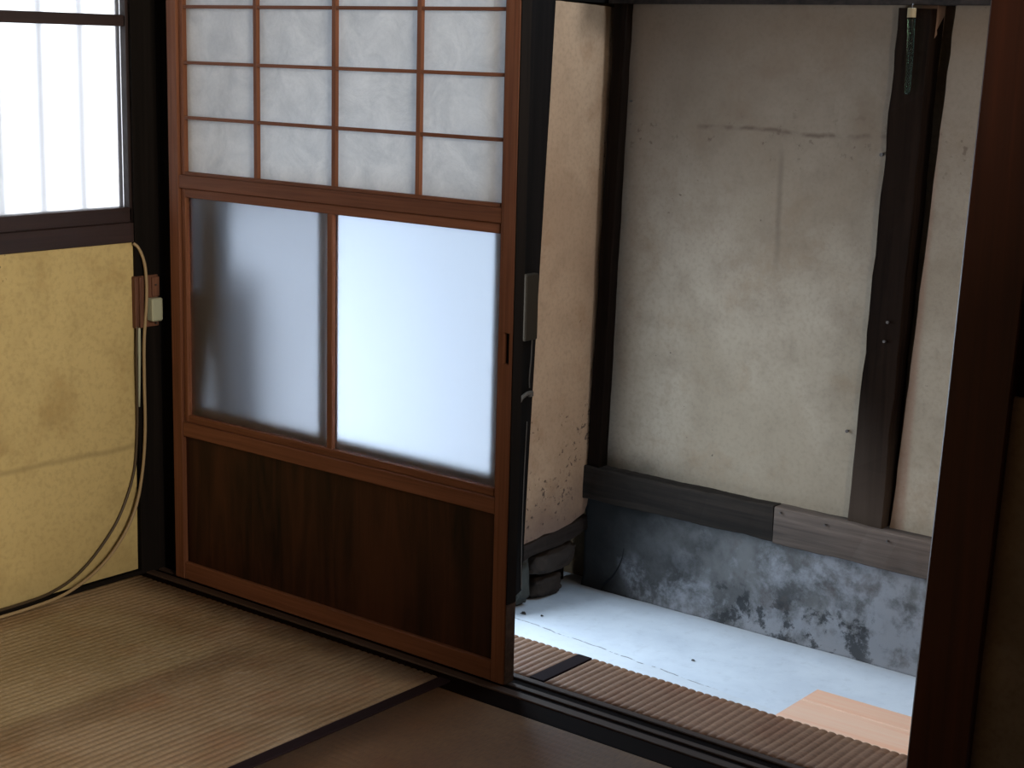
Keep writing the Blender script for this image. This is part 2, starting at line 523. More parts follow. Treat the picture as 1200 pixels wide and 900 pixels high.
def tatami(name, c1, c2, axis, patch=False, weave=900):
    """rush matting: base tone, weave along the ribs, blotchy fading"""
    m, nt, b = new_mat(name)
    v = coords(nt, kind='World')
    sc = (60, 260, 1) if axis == 'y' else (260, 60, 1)
    w = nz(nt, coords(nt, sc, 'World'), 1.0, 4, 0.7)
    big = nz(nt, v, 4.2, 4, 0.55, 0.4)
    red = nz(nt, v, 7.7, 3, 0.55)
    col = mix(nt, step(nt, big, 0.35, 0.65), c1, c2)
    col = mix(nt, math_(nt, 'MULTIPLY', step(nt, red, 0.5, 0.72), 0.35), col, (c1[0] * 1.1, c1[1] * 0.72, c1[2] * 0.6))
    x, y, z = sep(nt, v)
    if patch:           # oblong paler, greener patch
        q = nz(nt, v, 12, 2)
        xx = math_(nt, 'MULTIPLY_ADD', q, 0.03, x)
        yy = math_(nt, 'MULTIPLY_ADD', q, 0.03, y)
        px = math_(nt, 'MULTIPLY', step(nt, xx, 0.02, 0.06), step(nt, xx, 0.445, 0.41))
        py = step(nt, yy, -0.17, -0.235)
        col = mix(nt, math_(nt, 'MULTIPLY', math_(nt, 'MULTIPLY', px, py), 0.30), col, (c2[0] * 1.15, c2[1] * 1.35, c2[2] * 1.2))
        dk = math_(nt, 'MULTIPLY', step(nt, xx, 0.40, 0.44), step(nt, xx, 0.53, 0.47))
        dk = math_(nt, 'MULTIPLY', dk, step(nt, yy, -0.12, -0.22))
        col = mix(nt, math_(nt, 'MULTIPLY', dk, 0.35), col, tuple(c * 0.55 for c in c1))
    col = mix(nt, 1.0, col, ramp(nt, w, [(0.3, (0.66, 0.66, 0.66)), (0.7, (1.15, 1.15, 1.15))]), 'MULTIPLY')
    nt.links.new(col, b.inputs['Base Color'])
    b.inputs['Roughness'].default_value = 0.62
    b.inputs['Specular IOR Level'].default_value = 0.35
    bump(nt, b, w, 0.3, 0.0008)
    return m


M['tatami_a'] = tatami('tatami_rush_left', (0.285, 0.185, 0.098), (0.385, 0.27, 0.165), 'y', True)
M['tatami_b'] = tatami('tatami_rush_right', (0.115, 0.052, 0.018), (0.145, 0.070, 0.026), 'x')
M['tatami_c'] = tatami('tatami_rush_strip', (0.26, 0.125, 0.06), (0.33, 0.17, 0.092), 'y')


def paper():
    m, nt, b = new_mat('shoji_paper')
    v = coords(nt, kind='World')
    f = nz(nt, v, 14, 5, 0.6, 0.8)
    g = nz(nt, v, 160, 3, 0.6)
    col = ramp(nt, math_(nt, 'ADD', math_(nt, 'MULTIPLY', f, 0.8), math_(nt, 'MULTIPLY', g, 0.2)),
               [(0.35, (0.66, 0.68, 0.71)), (0.65, (0.86, 0.87, 0.89))])
    nt.nodes.remove(b)
    d = N(nt, 'ShaderNodeBsdfDiffuse')
    t = N(nt, 'ShaderNodeBsdfTranslucent')
    mx = N(nt, 'ShaderNodeMixShader')
    mx.inputs[0].default_value = 0.31
    nt.links.new(col, d.inputs[0])
    nt.links.new(col, t.inputs[0])
    bp = N(nt, 'ShaderNodeBump')
    bp.inputs['Strength'].default_value = 0.6
    bp.inputs['Distance'].default_value = 0.006
    nt.links.new(f, bp.inputs['Height'])
    nt.links.new(bp.outputs[0], d.inputs['Normal'])
    nt.links.new(bp.outputs[0], t.inputs['Normal'])
    nt.links.new(d.outputs[0], mx.inputs[1])
    nt.links.new(t.outputs[0], mx.inputs[2])
    nt.links.new(mx.outputs[0], nt.nodes['Material Output'].inputs[0])
    return m


M['paper'] = paper()


def frosted(name, rough, tint, trans=0.0):
    """ground glass; a little of it scatters fully (translucent)"""
    m, nt, b = new_mat(name)
    b.inputs['Base Color'].default_value = (*tint, 1)
    b.inputs['Roughness'].default_value = rough
    b.inputs['IOR'].default_value = 1.25
    b.inputs['Transmission Weight'].default_value = 1.0
    if trans:
        t = N(nt, 'ShaderNodeBsdfTranslucent')
        t.inputs[0].default_value = (*tint, 1)
        mx = N(nt, 'ShaderNodeMixShader')
        mx.inputs[0].default_value = trans
        nt.links.new(b.outputs[0], mx.inputs[1])
        nt.links.new(t.outputs[0], mx.inputs[2])
        nt.links.new(mx.outputs[0], nt.nodes['Material Output'].inputs[0])
    return m


M['frost'] = frosted('frosted_glass', 0.45, (0.95, 0.89, 0.875))
M['frost_window'] = frosted('figured_window_glass', 0.34, (0.97, 0.98, 1.0))
M['opal'] = frosted('opal_glass', 0.5, (0.9, 0.95, 1.0), 0.97)
M['opal_shaded'] = frosted('shaded_opal_glass', 0.5, (0.62, 0.64, 0.67), 0.97)  # left pane's shade put into a darker glass colour
M['green_glass'] = frosted('green_glass', 0.12, (0.35, 0.60, 0.48))

# ------------------------------------------------------------------ the room shell
ZC = 2.25            # ceiling


def st(o, label=None):
    o['kind'] = 'structure'
    if label:
        o['label'] = label
    return o


st(box('floor', M['sill_dark'], -0.40, 3.6, -3.6, -0.0885, -0.12, -0.04, bev=0))
st(box('ceiling', M['ceiling'], -0.7, 3.7, -3.7, 1.5, ZC, ZC + 0.05, bev=0))

# left wall: yellow plaster below the window, ragged along its right edge
pts = [(-3.6, 0.006), (-0.043, 0.0085), (-0.040, 0.30), (-0.036, 0.50), (-0.0385, 0.532), (-0.0385, 0.625), (-0.0315, 0.632),
       (-0.0285, 0.660), (-0.034, 0.680), (-0.041, 0.702), (-3.6, 0.702)]
wl = slab('wall_left', M['plaster_yellow'], pts, 0, -0.10, -0.060, rough=0.0012, step=0.05)
st(wl, 'yellow plaster wall below the left window')
st(box('wall_left_above', M['plaster_room'], -0.11, -0.06, -3.6, -0.03, 1.62, ZC, bev=0))
st(box('baseboard_left', M['black_y'], -0.10, -0.050, -3.6, -0.036, -0.04, 0.006))
st(box('wall_camera_side', M['plaster_room'], -0.15, 3.7, -3.68, -3.6, -0.04, ZC, bev=0))
# right wall with a window opening towards the garden
st(box('wall_right', M['plaster_room'], 3.55, 3.6, -3.6, -1.85, -0.04, ZC, bev=0))
st(box('wall_right_front', M['plaster_room'], 3.55, 3.6, -0.65, 0.0, -0.04, ZC, bev=0))
st(box('wall_right_low', M['plaster_room'], 3.55, 3.6, -1.85, -0.65, -0.04, 0.6, bev=0))
st(box('wall_right_top', M['plaster_room'], 3.55, 3.6, -1.85, -0.65, 1.95, ZC, bev=0))
st(box('wall_added_blocker', M['plaster_room'], 2.22, 2.28, -0.35, 0.03, -0.04, ZC, bev=0))  # added unseen wall keeping the right-hand light off the post
st(box('wall_added_blocker_low', M['plaster_room'], 2.20, 2.28, -0.84, -0.351, -0.04, 1.09, bev=0))  # added unseen low wall, shades the lower part of the sliding door
# partition between room and entrance, above the door head and right of the post
st(box('wall_partition_top', M['plaster_room'], -0.06, 2.30, 0.02, 0.06, 1.82, ZC, bev=0))
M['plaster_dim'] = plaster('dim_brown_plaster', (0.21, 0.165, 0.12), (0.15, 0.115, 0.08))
wr = box('wall_partition_right', M['plaster_dim'], 1.752, 2.25, 0.012, 0.055, 0.0, 0.655, bev=0.002)
st(wr, 'dim brown plaster panel right of the red-brown post')
st(box('trim_5', M['black_z'], 1.74, 2.25, 0.020, 0.05, 0.655, 1.82, bev=0.001), 'black boarding above the dim panel at the right edge')
st(box('trim_6', M['black_x'], -0.06, 2.25, -0.03, 0.07, 1.745, 1.82, bev=0.002), 'black lintel over the sliding door')

# corner post and the black slot beside the sliding door
o = vbeam('trim_1', M['black_z'], -0.074, -0.052, -0.038, 0.024, -0.02, ZC, 0, 0, n=10, jit=0.0003, bev=0.001)
st(o, 'black corner post between the window and the sliding door')
st(box('trim_2', M['black_z'], -0.075, 0.006, 0.026, 0.06, -0.02, 1.745, bev=0.001), 'black slot board left of the sliding door')

# main post at the right of the opening
o = beam('trim_3', M['post_red'], (
    [(1.6585, 0.0, 0.0), (1.750, 0.0, 0.0), (1.750, 0.10, 0.0), (1.6585, 0.10, 0.0)],
    [(1.708, 0.0, 1.75), (1.800, 0.0, 1.75), (1.800, 0.10, 1.75), (1.708, 0.10, 1.75)]), n=8, jit=0.0006, bev=0.0025)
st(o, 'thick dark red-brown post at the right of the opening')

# ------------------------------------------------------------------ left window
w1 = empty('window_1', (-0.075, -0.60, 0.70))
st(w1, 'left window of frosted glass in dark brown frames')
WF = M['window_y']
WZ = M['window_z']
box('sill_board', WF, -0.115, -0.052, -1.60, -0.040, 0.702, 0.742, w1, 0.0015)
box('bottom_rail', WF, -0.095, -0.060, -1.56, -0.038, 0.742, 0.772, w1)
box('crossbar', WF, -0.092, -0.062, -1.53, -0.046, 1.129, 1.151, w1)
box('top_rail', WF, -0.095, -0.060, -1.56, -0.046, 1.56, 1.60, w1)
box('head_board', WF, -0.115, -0.055, -1.60, -0.040, 1.60, 1.64, w1)
box('stile', WZ, -0.095, -0.060, -0.044, -0.012, 0.742, 1.60, w1)
box('stile', WZ, -0.095, -0.060, -0.86, -0.825, 0.742, 1.60, w1)
box('stile', WZ, -0.095, -0.060, -1.60, -1.56, 0.742, 1.60, w1)
for y0, y1 in ((-0.825, -0.044), (-1.56, -0.86)):
    box('glass_pane', M['frost_window'], -0.080, -0.077, y0, y1, 0.772, 1.129, w1, 0)
    box('glass_pane', M['frost_window'], -0.080, -0.077, y0, y1, 1.151, 1.56, w1, 0)
st(box('wall_left_back', M['plaster_room'], -0.125, -0.101, -3.6, -0.02, -0.04, 0.702, bev=0))
st(box('wall_left_far', M['plaster_room'], -0.11, -0.06, -3.6, -1.60, 0.702, 1.62, bev=0))
# lattice outside the glass
M['lattice'] = flat('weathered_lattice', (0.42, 0.45, 0.52), 0.8)
grille = empty('window_grille', (-0.17, -0.8, 0.70))
tag(grille, 'pale lattice of upright bars seen blurred behind the left window glass', 'grille')
for i in range(16):
    y = -0.072 - i * 0.0965
    box('upright_bar', M['lattice'], -0.175, -0.163, y - 0.007, y + 0.003, 0.66, 1.70, grille)
for z in (0.655, 1.70):
    box('cross_rail', M['lattice'], -0.163, -0.155, -1.6, -0.02, z, z + 0.02, grille)

# ------------------------------------------------------------------ tatami mats


def corrugated(name, mat, x0, x1, y0, y1, zt, axis, pitch, amp, thick=0.03, per=6, parent=None, cell=0.25):
    """mat whose top is a row of rounded ribs running along `axis`"""
    a0, a1 = (x0, x1) if axis == 'y' else (y0, y1)
    b0, b1 = (y0, y1) if axis == 'y' else (x0, x1)
    n = int((a1 - a0) / pitch * per)
    mseg = max(2, int((b1 - b0) / cell))
    bm = bmesh.new()
    rows = []
    for j in range(mseg + 1):
        b = b0 + (b1 - b0) * j / mseg
        row = []
        for i in range(n + 1):
            a = a0 + (a1 - a0) * i / n
            ph = ((a - a0) / pitch + 0.12 * noise.noise(Vector((a * 9, b * 5, 3)))) % 1.0
            h = math.sqrt(max(0.0, 1 - (2 * ph - 1) ** 2)) - 0.9
            h += 0.25 * noise.noise(Vector((a * 14, b * 9, 1)))
            z = zt + amp * h
            row.append(bm.verts.new((a, b, z) if axis == 'y' else (b, a, z)))
        rows.append(row)
    for j in range(mseg):
        for i in range(n):
            bm.faces.new((rows[j][i], rows[j][i + 1], rows[j + 1][i + 1], rows[j + 1][i]))
    # skirt
    edge = [e for e in bm.edges if e.is_boundary]
    r = bmesh.ops.extrude_edge_only(bm, edges=edge)
    for v in [g for g in r['geom'] if isinstance(g, bmesh.types.BMVert)]:
        v.co.z = zt - thick
    bmesh.ops.recalc_face_normals(bm, faces=bm.faces)
    return link(name, bm, mat, parent, ((x0 + x1) / 2, (y0 + y1) / 2, zt - thick), smooth=True)


def mat_thing(label, x0, x1, y0, y1, core_mat, axis, amp, borders):
    t = empty('tatami_mat', ((x0 + x1) / 2, (y0 + y1) / 2, -0.03))
    tag(t, label, 'tatami mat', 'tatami mats covering the room floor')
    corrugated('rush_surface', core_mat, x0, x1, y0, y1, -0.0006, axis, 0.0155, amp, 0.035, 6, t, 0.08)
    for (a, b, c, d) in borders:
        box('cloth_border', M['heri'], a, b, c, d, -0.035, 0.0012, t, 0.0008)
    return t


mat_thing('faded ribbed tatami mat lying in the left corner under the window',
          -0.050, 0.792, -1.75, -0.050, M['tatami_a'], 'y', 0.0022, [(0.792, 0.818, -1.75, -0.050)])
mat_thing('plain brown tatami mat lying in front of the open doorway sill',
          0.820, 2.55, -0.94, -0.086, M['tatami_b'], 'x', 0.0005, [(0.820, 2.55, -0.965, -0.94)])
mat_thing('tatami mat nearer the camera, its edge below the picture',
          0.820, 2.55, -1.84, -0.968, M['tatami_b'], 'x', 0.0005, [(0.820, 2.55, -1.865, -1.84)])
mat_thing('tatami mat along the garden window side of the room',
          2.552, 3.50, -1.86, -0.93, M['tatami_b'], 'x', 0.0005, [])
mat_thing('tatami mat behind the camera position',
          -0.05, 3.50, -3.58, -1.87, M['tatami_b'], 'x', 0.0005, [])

# ------------------------------------------------------------------ door sill with grooves
sill = empty('door_sill', (1.0, 0.0, -0.03))
tag(sill, 'dark grooved wooden sill running under the sliding door and opening', 'sill')
box('front_board', M['sill_dark'], -0.05, 0.819, -0.049, -0.031, -0.045, -0.001, sill, 0.001)
box('front_board', M['sill_dark'], 0.8195, 2.22, -0.085, -0.031, -0.045, -0.001, sill, 0.001)
box('track_ridge', M['sill'], -0.05, 1.662, -0.030, -0.010, -0.04, 0.001, sill, 0.0012)
box('track_groove', M['sill_dark'], -0.05, 1.662, -0.010, 0.003, -0.04, -0.0025, sill, 0.0)
box('track_ridge', M['sill'], -0.05, 1.662, 0.003, 0.017, -0.04, 0.0008, sill, 0.0012)
box('track_groove', M['sill_dark'], -0.05, 1.662, 0.017, 0.040, -0.04, -0.004, sill, 0.0)
box('back_edge', M['sill'], -0.05, 1.662, 0.040, 0.056, -0.04, 0.000, sill, 0.0015)

# narrow ribbed mats on the step behind the sill
stp = box('trim_4', M['old_x'], -0.05, 2.2, 0.057, 0.203, -0.30, -0.013, bev=0.002)
st(stp, 'timber step carrying the narrow ribbed mats above the concrete')
for (x0, x1, lab) in ((-0.04, 0.912, 'narrow ribbed mat on the step, left of the dark joint'),
                      (0.944, 1.655, 'narrow ribbed mat on the step, right of the dark joint')):
    t = empty('step_mat', ((x0 + x1) / 2, 0.13, -0.012))
    tag(t, lab, 'mat', 'narrow ribbed mats on the step')
    corrugated('rush_surface', M['tatami_c'], x0, x1, 0.057, 0.208, 0.0, 'y', 0.0162, 0.0032, 0.012, 8, t, 0.02)
bm = bmesh.new()
add_box(bm, 0.912, 0.944, 0.057, 0.207, -0.012, 0.0015, 0.001)
o = link('joint_cloth', bm, M['heri'], None, (0.928, 0.13, -0.012))
tag(o, 'dark cloth band joining the two narrow ribbed mats', 'cloth band')

# ------------------------------------------------------------------ sliding door (paper above, frosted glass below)
DW = empty('door_1', (0.46, 0.009, 0.001))
st(DW, 'brown sliding door with paper lattice above and two frosted panes below')
SX, SZ = M['shoji_x'], M['shoji_z']
Y0, Y1 = -0.006, 0.022
TOP = 1.735
box('stile', SZ, 0.017, 0.046, Y0, Y1, 0.001, TOP, DW, 0.0015)
bm = bmesh.new()      # right stile, with the slot of the finger pull left open
add_box(bm, 0.873, 0.903, Y0, Y1, 0.001, 0.579, 0.001)
add_box(bm, 0.873, 0.903, Y0, Y1, 0.632, TOP, 0.001)
add_box(bm, 0.873, 0.8845, Y0, Y1, 0.577, 0.634, 0.0005)
add_box(bm, 0.8965, 0.903, Y0, Y1, 0.577, 0.634, 0.0005)
link('stile', bm, SZ, DW, (0.888, 0.008, 0.001))
box('edge_strip', M['black_z'], 0.903, 0.9052, Y0 + 0.001, Y1 - 0.001, 0.150, TOP, DW, 0.0004)
box('edge_foot', M['sill'], 0.903, 0.9046, Y0 + 0.001, Y1 - 0.001, 0.002, 0.149, DW, 0.0004)
box('finger_pull', M['void'], 0.8845, 0.8965, 0.003, 0.010, 0.579, 0.632, DW, 0)
box('top_rail', SX, 0.046, 0.873, Y0 + 0.001, Y1, 1.69, TOP, DW)
box('middle_rail', SX, 0.046, 0.873, Y0 + 0.001, Y1, 0.817, 0.843, DW, 0.0015)
box('lower_rail', SX, 0.046, 0.873, Y0 + 0.001, Y1, 0.309, 0.339, DW, 0.0015)
box('bottom_rail', SX, 0.046, 0.873, Y0 + 0.001, Y1, 0.001, 0.038, DW, 0.0015)
box('lower_board', M['panel'], 0.046, 0.873, 0.004, 0.012, 0.038, 0.309, DW, 0)
# bead frame round the lattice and the glass
for (z0, z1) in ((0.843, 1.69), (0.339, 0.817)):
    box('bead', SZ, 0.047, 0.059, 0.0, 0.018, z0, z1, DW)
    box('bead', SZ, 0.8665, 0.873, 0.0, 0.018, z0, z1, DW)
box('bead', SX, 0.059, 0.8665, 0.0, 0.018, 0.843, 0.850, DW)
box('bead', SX, 0.059, 0.8665, 0.0, 0.018, 0.799, 0.817, DW)
box('bead', SX, 0.059, 0.8665, 0.0, 0.018, 0.339, 0.354, DW)
box('glass_mullion', SZ, 0.4555, 0.4695, 0.0, 0.018, 0.354, 0.799, DW)
rows = [0.956, 1.0625, 1.1690, 1.2755, 1.3820, 1.4885, 1.595]
cols = [0.2645, 0.4715, 0.677]
for xc in cols:
    box('lattice_upright', SZ, xc - 0.005, xc + 0.005, 0.000, 0.009, 0.850, 1.69, DW, 0.0006)
for zc in rows:
    box('lattice_bar', SX, 0.059, 0.8665, 0.0008, 0.0085, zc - 0.0032, zc + 0.0032, DW, 0.0006)


def paper_sheet(x0, x1, z0, z1, seed):
    bm = bmesh.new()
    nx, nzv = 10, 6
    g = []
    for j in range(nzv + 1):
        r = []
        for i in range(nx + 1):
            x, z = x0 + (x1 - x0) * i / nx, z0 + (z1 - z0) * j / nzv
            e = min(i, nx - i, j, nzv - j)
            y = 0.0098 + (0.0018 * (noise.noise(Vector((x * 22, z * 28, seed))) + 0.4) if e else 0)
            r.append(bm.verts.new((x, y, z)))
        g.append(r)
    for j in range(nzv):
        for i in range(nx):
            bm.faces.new((g[j][i], g[j][i + 1], g[j + 1][i + 1], g[j + 1][i]))
    return link('paper_pane', bm, M['paper'], DW, ((x0 + x1) / 2, 0.0098, z0), smooth=True)


xe = [0.058] + cols + [0.867]
ze = [0.848] + rows + [1.692]
for j in range(len(ze) - 1):
    for i in range(4):
        paper_sheet(xe[i], xe[i + 1], ze[j], ze[j + 1], i * 3 + j * 7)
box('glass_pane', M['frost'], 0.059, 0.4555, 0.0095, 0.0125, 0.354, 0.799, DW, 0)
box('glass_pane', M['frost'], 0.4695, 0.8665, 0.0095, 0.0125, 0.354, 0.799, DW, 0)

# second sliding door parked right behind, seen blurred through the frosted panes
D2 = empty('door_2', (0.42, 0.04, 0.001))
st(D2, 'dark framed second sliding door parked behind, blurred through the frosted panes')
BZ, BX = M['old_z'], M['old_x']
box('stile', BZ, -0.02, 0.030, 0.029, 0.053, 0.001, 1.735, D2)
box('stile', BZ, 0.832, 0.854, 0.029, 0.053, 0.001, 1.735, D2)
box('mullion', BZ, 0.403, 0.424, 0.030, 0.050, 0.362, 0.80, D2)
box('bottom_rail', BX, 0.03, 0.832, 0.029, 0.053, 0.001, 0.362, D2)
box('middle_rail', BX, 0.03, 0.832, 0.029, 0.053, 0.80, 0.835, D2)
box('top_rail', BX, 0.03, 0.832, 0.029, 0.053, 1.69, 1.735, D2)
box('opal_pane', M['opal_shaded'], 0.030, 0.403, 0.042, 0.045, 0.362, 0.80, D2, 0)
box('opal_pane', M['opal'], 0.424, 0.832, 0.042, 0.045, 0.362, 0.80, D2, 0)

# ------------------------------------------------------------------ entrance (genkan)
st(box('floor_entrance', M['concrete_floor'], -0.05, 2.4, 0.10, 1.40, -0.36, -0.30, bev=0), 'pale concrete entrance floor below the step')
# back wall: two plaster panels, a timber sill in two lengths, posts, concrete base
YB = 1.272
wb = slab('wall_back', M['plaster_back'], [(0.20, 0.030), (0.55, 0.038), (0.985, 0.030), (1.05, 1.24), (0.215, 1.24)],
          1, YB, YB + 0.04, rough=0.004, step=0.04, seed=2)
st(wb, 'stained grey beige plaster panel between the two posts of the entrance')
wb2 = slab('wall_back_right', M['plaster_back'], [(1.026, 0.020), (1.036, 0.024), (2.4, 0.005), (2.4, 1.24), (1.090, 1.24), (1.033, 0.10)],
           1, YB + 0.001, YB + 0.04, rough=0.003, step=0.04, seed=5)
st(wb2, 'pale plaster strip right of the middle entrance post')
st(box('wall_back_core', M['plaster_room'], -0.05, 2.4, YB + 0.041, YB + 0.08, -0.36, ZC, bev=0))
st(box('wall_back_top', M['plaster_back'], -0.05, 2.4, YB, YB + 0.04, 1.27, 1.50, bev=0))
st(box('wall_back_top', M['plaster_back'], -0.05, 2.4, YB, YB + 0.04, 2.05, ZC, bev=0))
M['corner_post'] = wood('sooty_corner_timber', (0.003, 0.002, 0.0012), (0.014, 0.008, 0.005), 'z', 0.85, 60, 2.2, 0.5, spec=0.05)
vb = vbeam('entrance_post', M['corner_post'], 0.183, 0.222, 1.235, 1.30, 0.036, 1.222, 0.026, 0.012, n=22, jit=0.0022, bev=0.002, seed=3)
tag(vb, 'dark timber post in the back left corner of the entrance', 'post', 'posts of the entrance back wall')
mp = empty('entrance_post', (0.975, 1.29, 0.03))
tag(mp, 'weathered brown middle post standing on the entrance back sill', 'post', 'posts of the entrance back wall')
beam('timber', M['old_post'], ([(0.931, 1.250, 0.030), (1.018, 1.250, 0.030), (1.018, 1.31, 0.030), (0.931, 1.31, 0.030)],
                             [(0.967, 1.250, 1.214), (1.047, 1.250, 1.214), (1.047, 1.31, 1.214), (0.967, 1.31, 1.214)]),
     parent=mp, n=26, jit=0.0022, bev=0.003, seed=8)


def nail(parent, x, y, z, ax='y', r=0.0035):
    bm = bmesh.new()
    if ax == 'y':
        add_tube(bm, [Vector((x, y + 0.006, z)), Vector((x, y - 0.004, z)), Vector((x, y - 0.006, z))], lambda t: r if t > 0.4 else r * 0.5, 7)
    else:
        add_tube(bm, [Vector((x - 0.006, y, z)), Vector((x + 0.004, y, z)), Vector((x + 0.006, y, z))], lambda t: r if t > 0.4 else r * 0.5, 7)
    return link('nail', bm, M['iron'], parent, (x, y, z))


nail(wb, 0.943, YB - 0.002, 0.893, r=0.0045)
nail(wb, 0.906, YB - 0.002, 0.247, r=0.004)
nail(wb, 0.256, YB - 0.002, 0.985, r=0.003)
nail(mp, 0.998, 1.248, 0.52)
nail(mp, 0.993, 1.248, 0.475)

M['old_damp'] = wood('dark_left_timber', (0.011, 0.008, 0.006), (0.036, 0.026, 0.019), 'x', 0.8, 60, 2.2, 0.5, spec=0.2)  # darker tone for the left length of the sill
s1 = beam('sill_timber', M['old_damp'], ([(0.170, 1.225, -0.050), (0.170, 1.225, 0.038), (0.170, 1.32, 0.038), (0.170, 1.32, -0.050)],
                                      [(0.743, 1.235, -0.050), (0.743, 1.235, 0.036), (0.743, 1.32, 0.036), (0.743, 1.32, -0.050)]),
          n=22, jit=0.0022, bev=0.003, seed=11)
tag(s1, 'dark left length of the timber sill on the entrance concrete base', 'beam', 'sill timbers of the entrance back wall')
s2 = beam('sill_timber', M['old_x'], ([(0.746, 1.232, -0.054), (0.746, 1.232, 0.038), (0.746, 1.32, 0.038), (0.746, 1.32, -0.054)],
                                      [(2.40, 1.232, -0.060), (2.40, 1.232, 0.026), (2.40, 1.32, 0.026), (2.40, 1.32, -0.060)]),
          n=40, jit=0.0018, bev=0.003, seed=13)
tag(s2, 'weathered right length of the timber sill below the middle post', 'beam', 'sill timbers of the entrance back wall')
for x, z in ((0.765, 0.027), (0.885, 0.022), (1.045, 0.016)):
    nail(s2, x, 1.231, z, r=0.003)
# horizontal rail at the top of the posts
tr = box('trim_7', M['old_dark'], 0.19, 2.4, 1.245, 1.31, 1.221, 1.262, bev=0.002)
st(tr, 'thin timber rail across the top of the entrance posts')

# concrete base, uneven face


def rough_sheet(name, mat, x0, x1, z0, z1, yb, amp, nx, nzv, seed, parent=None, thick=0.05):
    bm = bmesh.new()
    g = []
    for j in range(nzv + 1):
        r = []
        for i in range(nx + 1):
            x, z = x0 + (x1 - x0) * i / nx, z0 + (z1 - z0) * j / nzv
            d = noise.fractal(Vector((x * 7, z * 9, seed)), 0.9, 2.1, 5)
            foot = 0.010 * max(0.0, 1 - (z - z0) / 0.05) ** 2
            r.append(bm.verts.new((x, yb - amp * d - foot, z)))
        g.append(r)
    for j in range(nzv):
        for i in range(nx):
            bm.faces.new((g[j][i], g[j][i + 1], g[j + 1][i + 1], g[j + 1][i]))
    edge = [e for e in bm.edges if e.is_boundary]
    r = bmesh.ops.extrude_edge_only(bm, edges=edge)
    for v in [q for q in r['geom'] if isinstance(q, bmesh.types.BMVert)]:
        v.co.y = yb + thick
    bmesh.ops.recalc_face_normals(bm, faces=bm.faces)
    return link(name, bm, mat, parent, ((x0 + x1) / 2, yb, z0), smooth=True)


cb = rough_sheet('wall_back_base', M['concrete_wall'], 0.165, 2.4, -0.302, -0.050, 1.262, 0.004, 220, 34, 4.2)
st(cb, 'stained blue grey concrete base under the entrance back sill')
# crack in the base
cr = [(0.300, -0.168), (0.296, -0.195), (0.286, -0.222), (0.268, -0.252), (0.247, -0.275), (0.235, -0.296)]
bm = bmesh.new()
pp = catmull([(x, 1.2515, z) for x, z in cr], 5)
add_tube(bm, pp, lambda t: 0.0008 + 0.0030 * t, 5)
link('crack', bm, M['crack'], cb, (0.27, 1.252, -0.27))

# side wall of the entrance: plaster, timber under it, rough stones
ws = slab('wall_entrance_side', M['plaster_side'],
          [(0.965, -0.122), (1.03, -0.118), (1.06, -0.113), (1.10, -0.116), (1.18, -0.108), (1.235, -0.092), (1.246, -0.075), (1.253, -0.050),
           (1.262, -0.045), (1.262, 0.04), (1.292, 1.214), (1.0, 1.222), (0.965, 0.60)],
          0, 0.14, 0.180, rough=0.003, step=0.02, seed=6)
st(ws, 'warm beige plaster side wall of the entrance')
st(box('wall_entrance_side_top', M['black_y'], 0.10, 0.178, 0.93, 1.30, 1.222, ZC, bev=0.001))
lt = beam('sill_timber', M['old_dark'], ([(0.11, 0.985, -0.172), (0.176, 0.985, -0.172), (0.176, 0.985, -0.124), (0.11, 0.985, -0.124)],
                                      [(0.11, 1.262, -0.150), (0.176, 1.262, -0.150), (0.176, 1.262, -0.102), (0.11, 1.262, -0.102)]),
          n=12, jit=0.003, bev=0.004, seed=21)
tag(lt, 'short decayed timber under the beige entrance side wall', 'beam')


def rock(label, x0, x1, y0, y1, z0, z1, seed, mat):
    bm = bmesh.new()
    bmesh.ops.create_icosphere(bm, subdivisions=4, radius=1.0)
    for v in bm.verts:
        n = v.co.normalized()
        # squarish boulder
        p = 0.55
        q = Vector([math.copysign(abs(c) ** p, c) for c in n])
        q *= 0.92 + 0.18 * noise.fractal(n * 2.0 + Vector((seed, 0, 0)), 0.9, 2.1, 4)
        v.co = Vector(((x0 + x1) / 2 + q.x * (x1 - x0) / 2, (y0 + y1) / 2 + q.y * (y1 - y0) / 2,
                       max(z0, (z0 + z1) / 2 + q.z * (z1 - z0) / 2)))
    o = link('foundation_stone', bm, mat, None, ((x0 + x1) / 2, (y0 + y1) / 2, z0), smooth=True)
    return tag(o, label, 'stone', 'foundation stones in the entrance corner')


rock('long brown foundation stone wedged directly under the decayed timber', 0.102, 0.174, 1.045, 1.235, -0.236, -0.168, 3.3, M['stone'])
rock('grey foundation stone beside the black entrance jamb', 0.102, 0.168, 0.972, 1.040, -0.300, -0.166, 8.1, M['stone_grey'])
rock('low brown stone on the concrete below the long foundation stone', 0.102, 0.166, 1.060, 1.185, -0.300, -0.242, 5.6, M['stone'])
st(box('wall_entrance_side_foot', M['black_y'], 0.085, 0.10, 0.96, 1.262, -0.30, -0.10, bev=0))
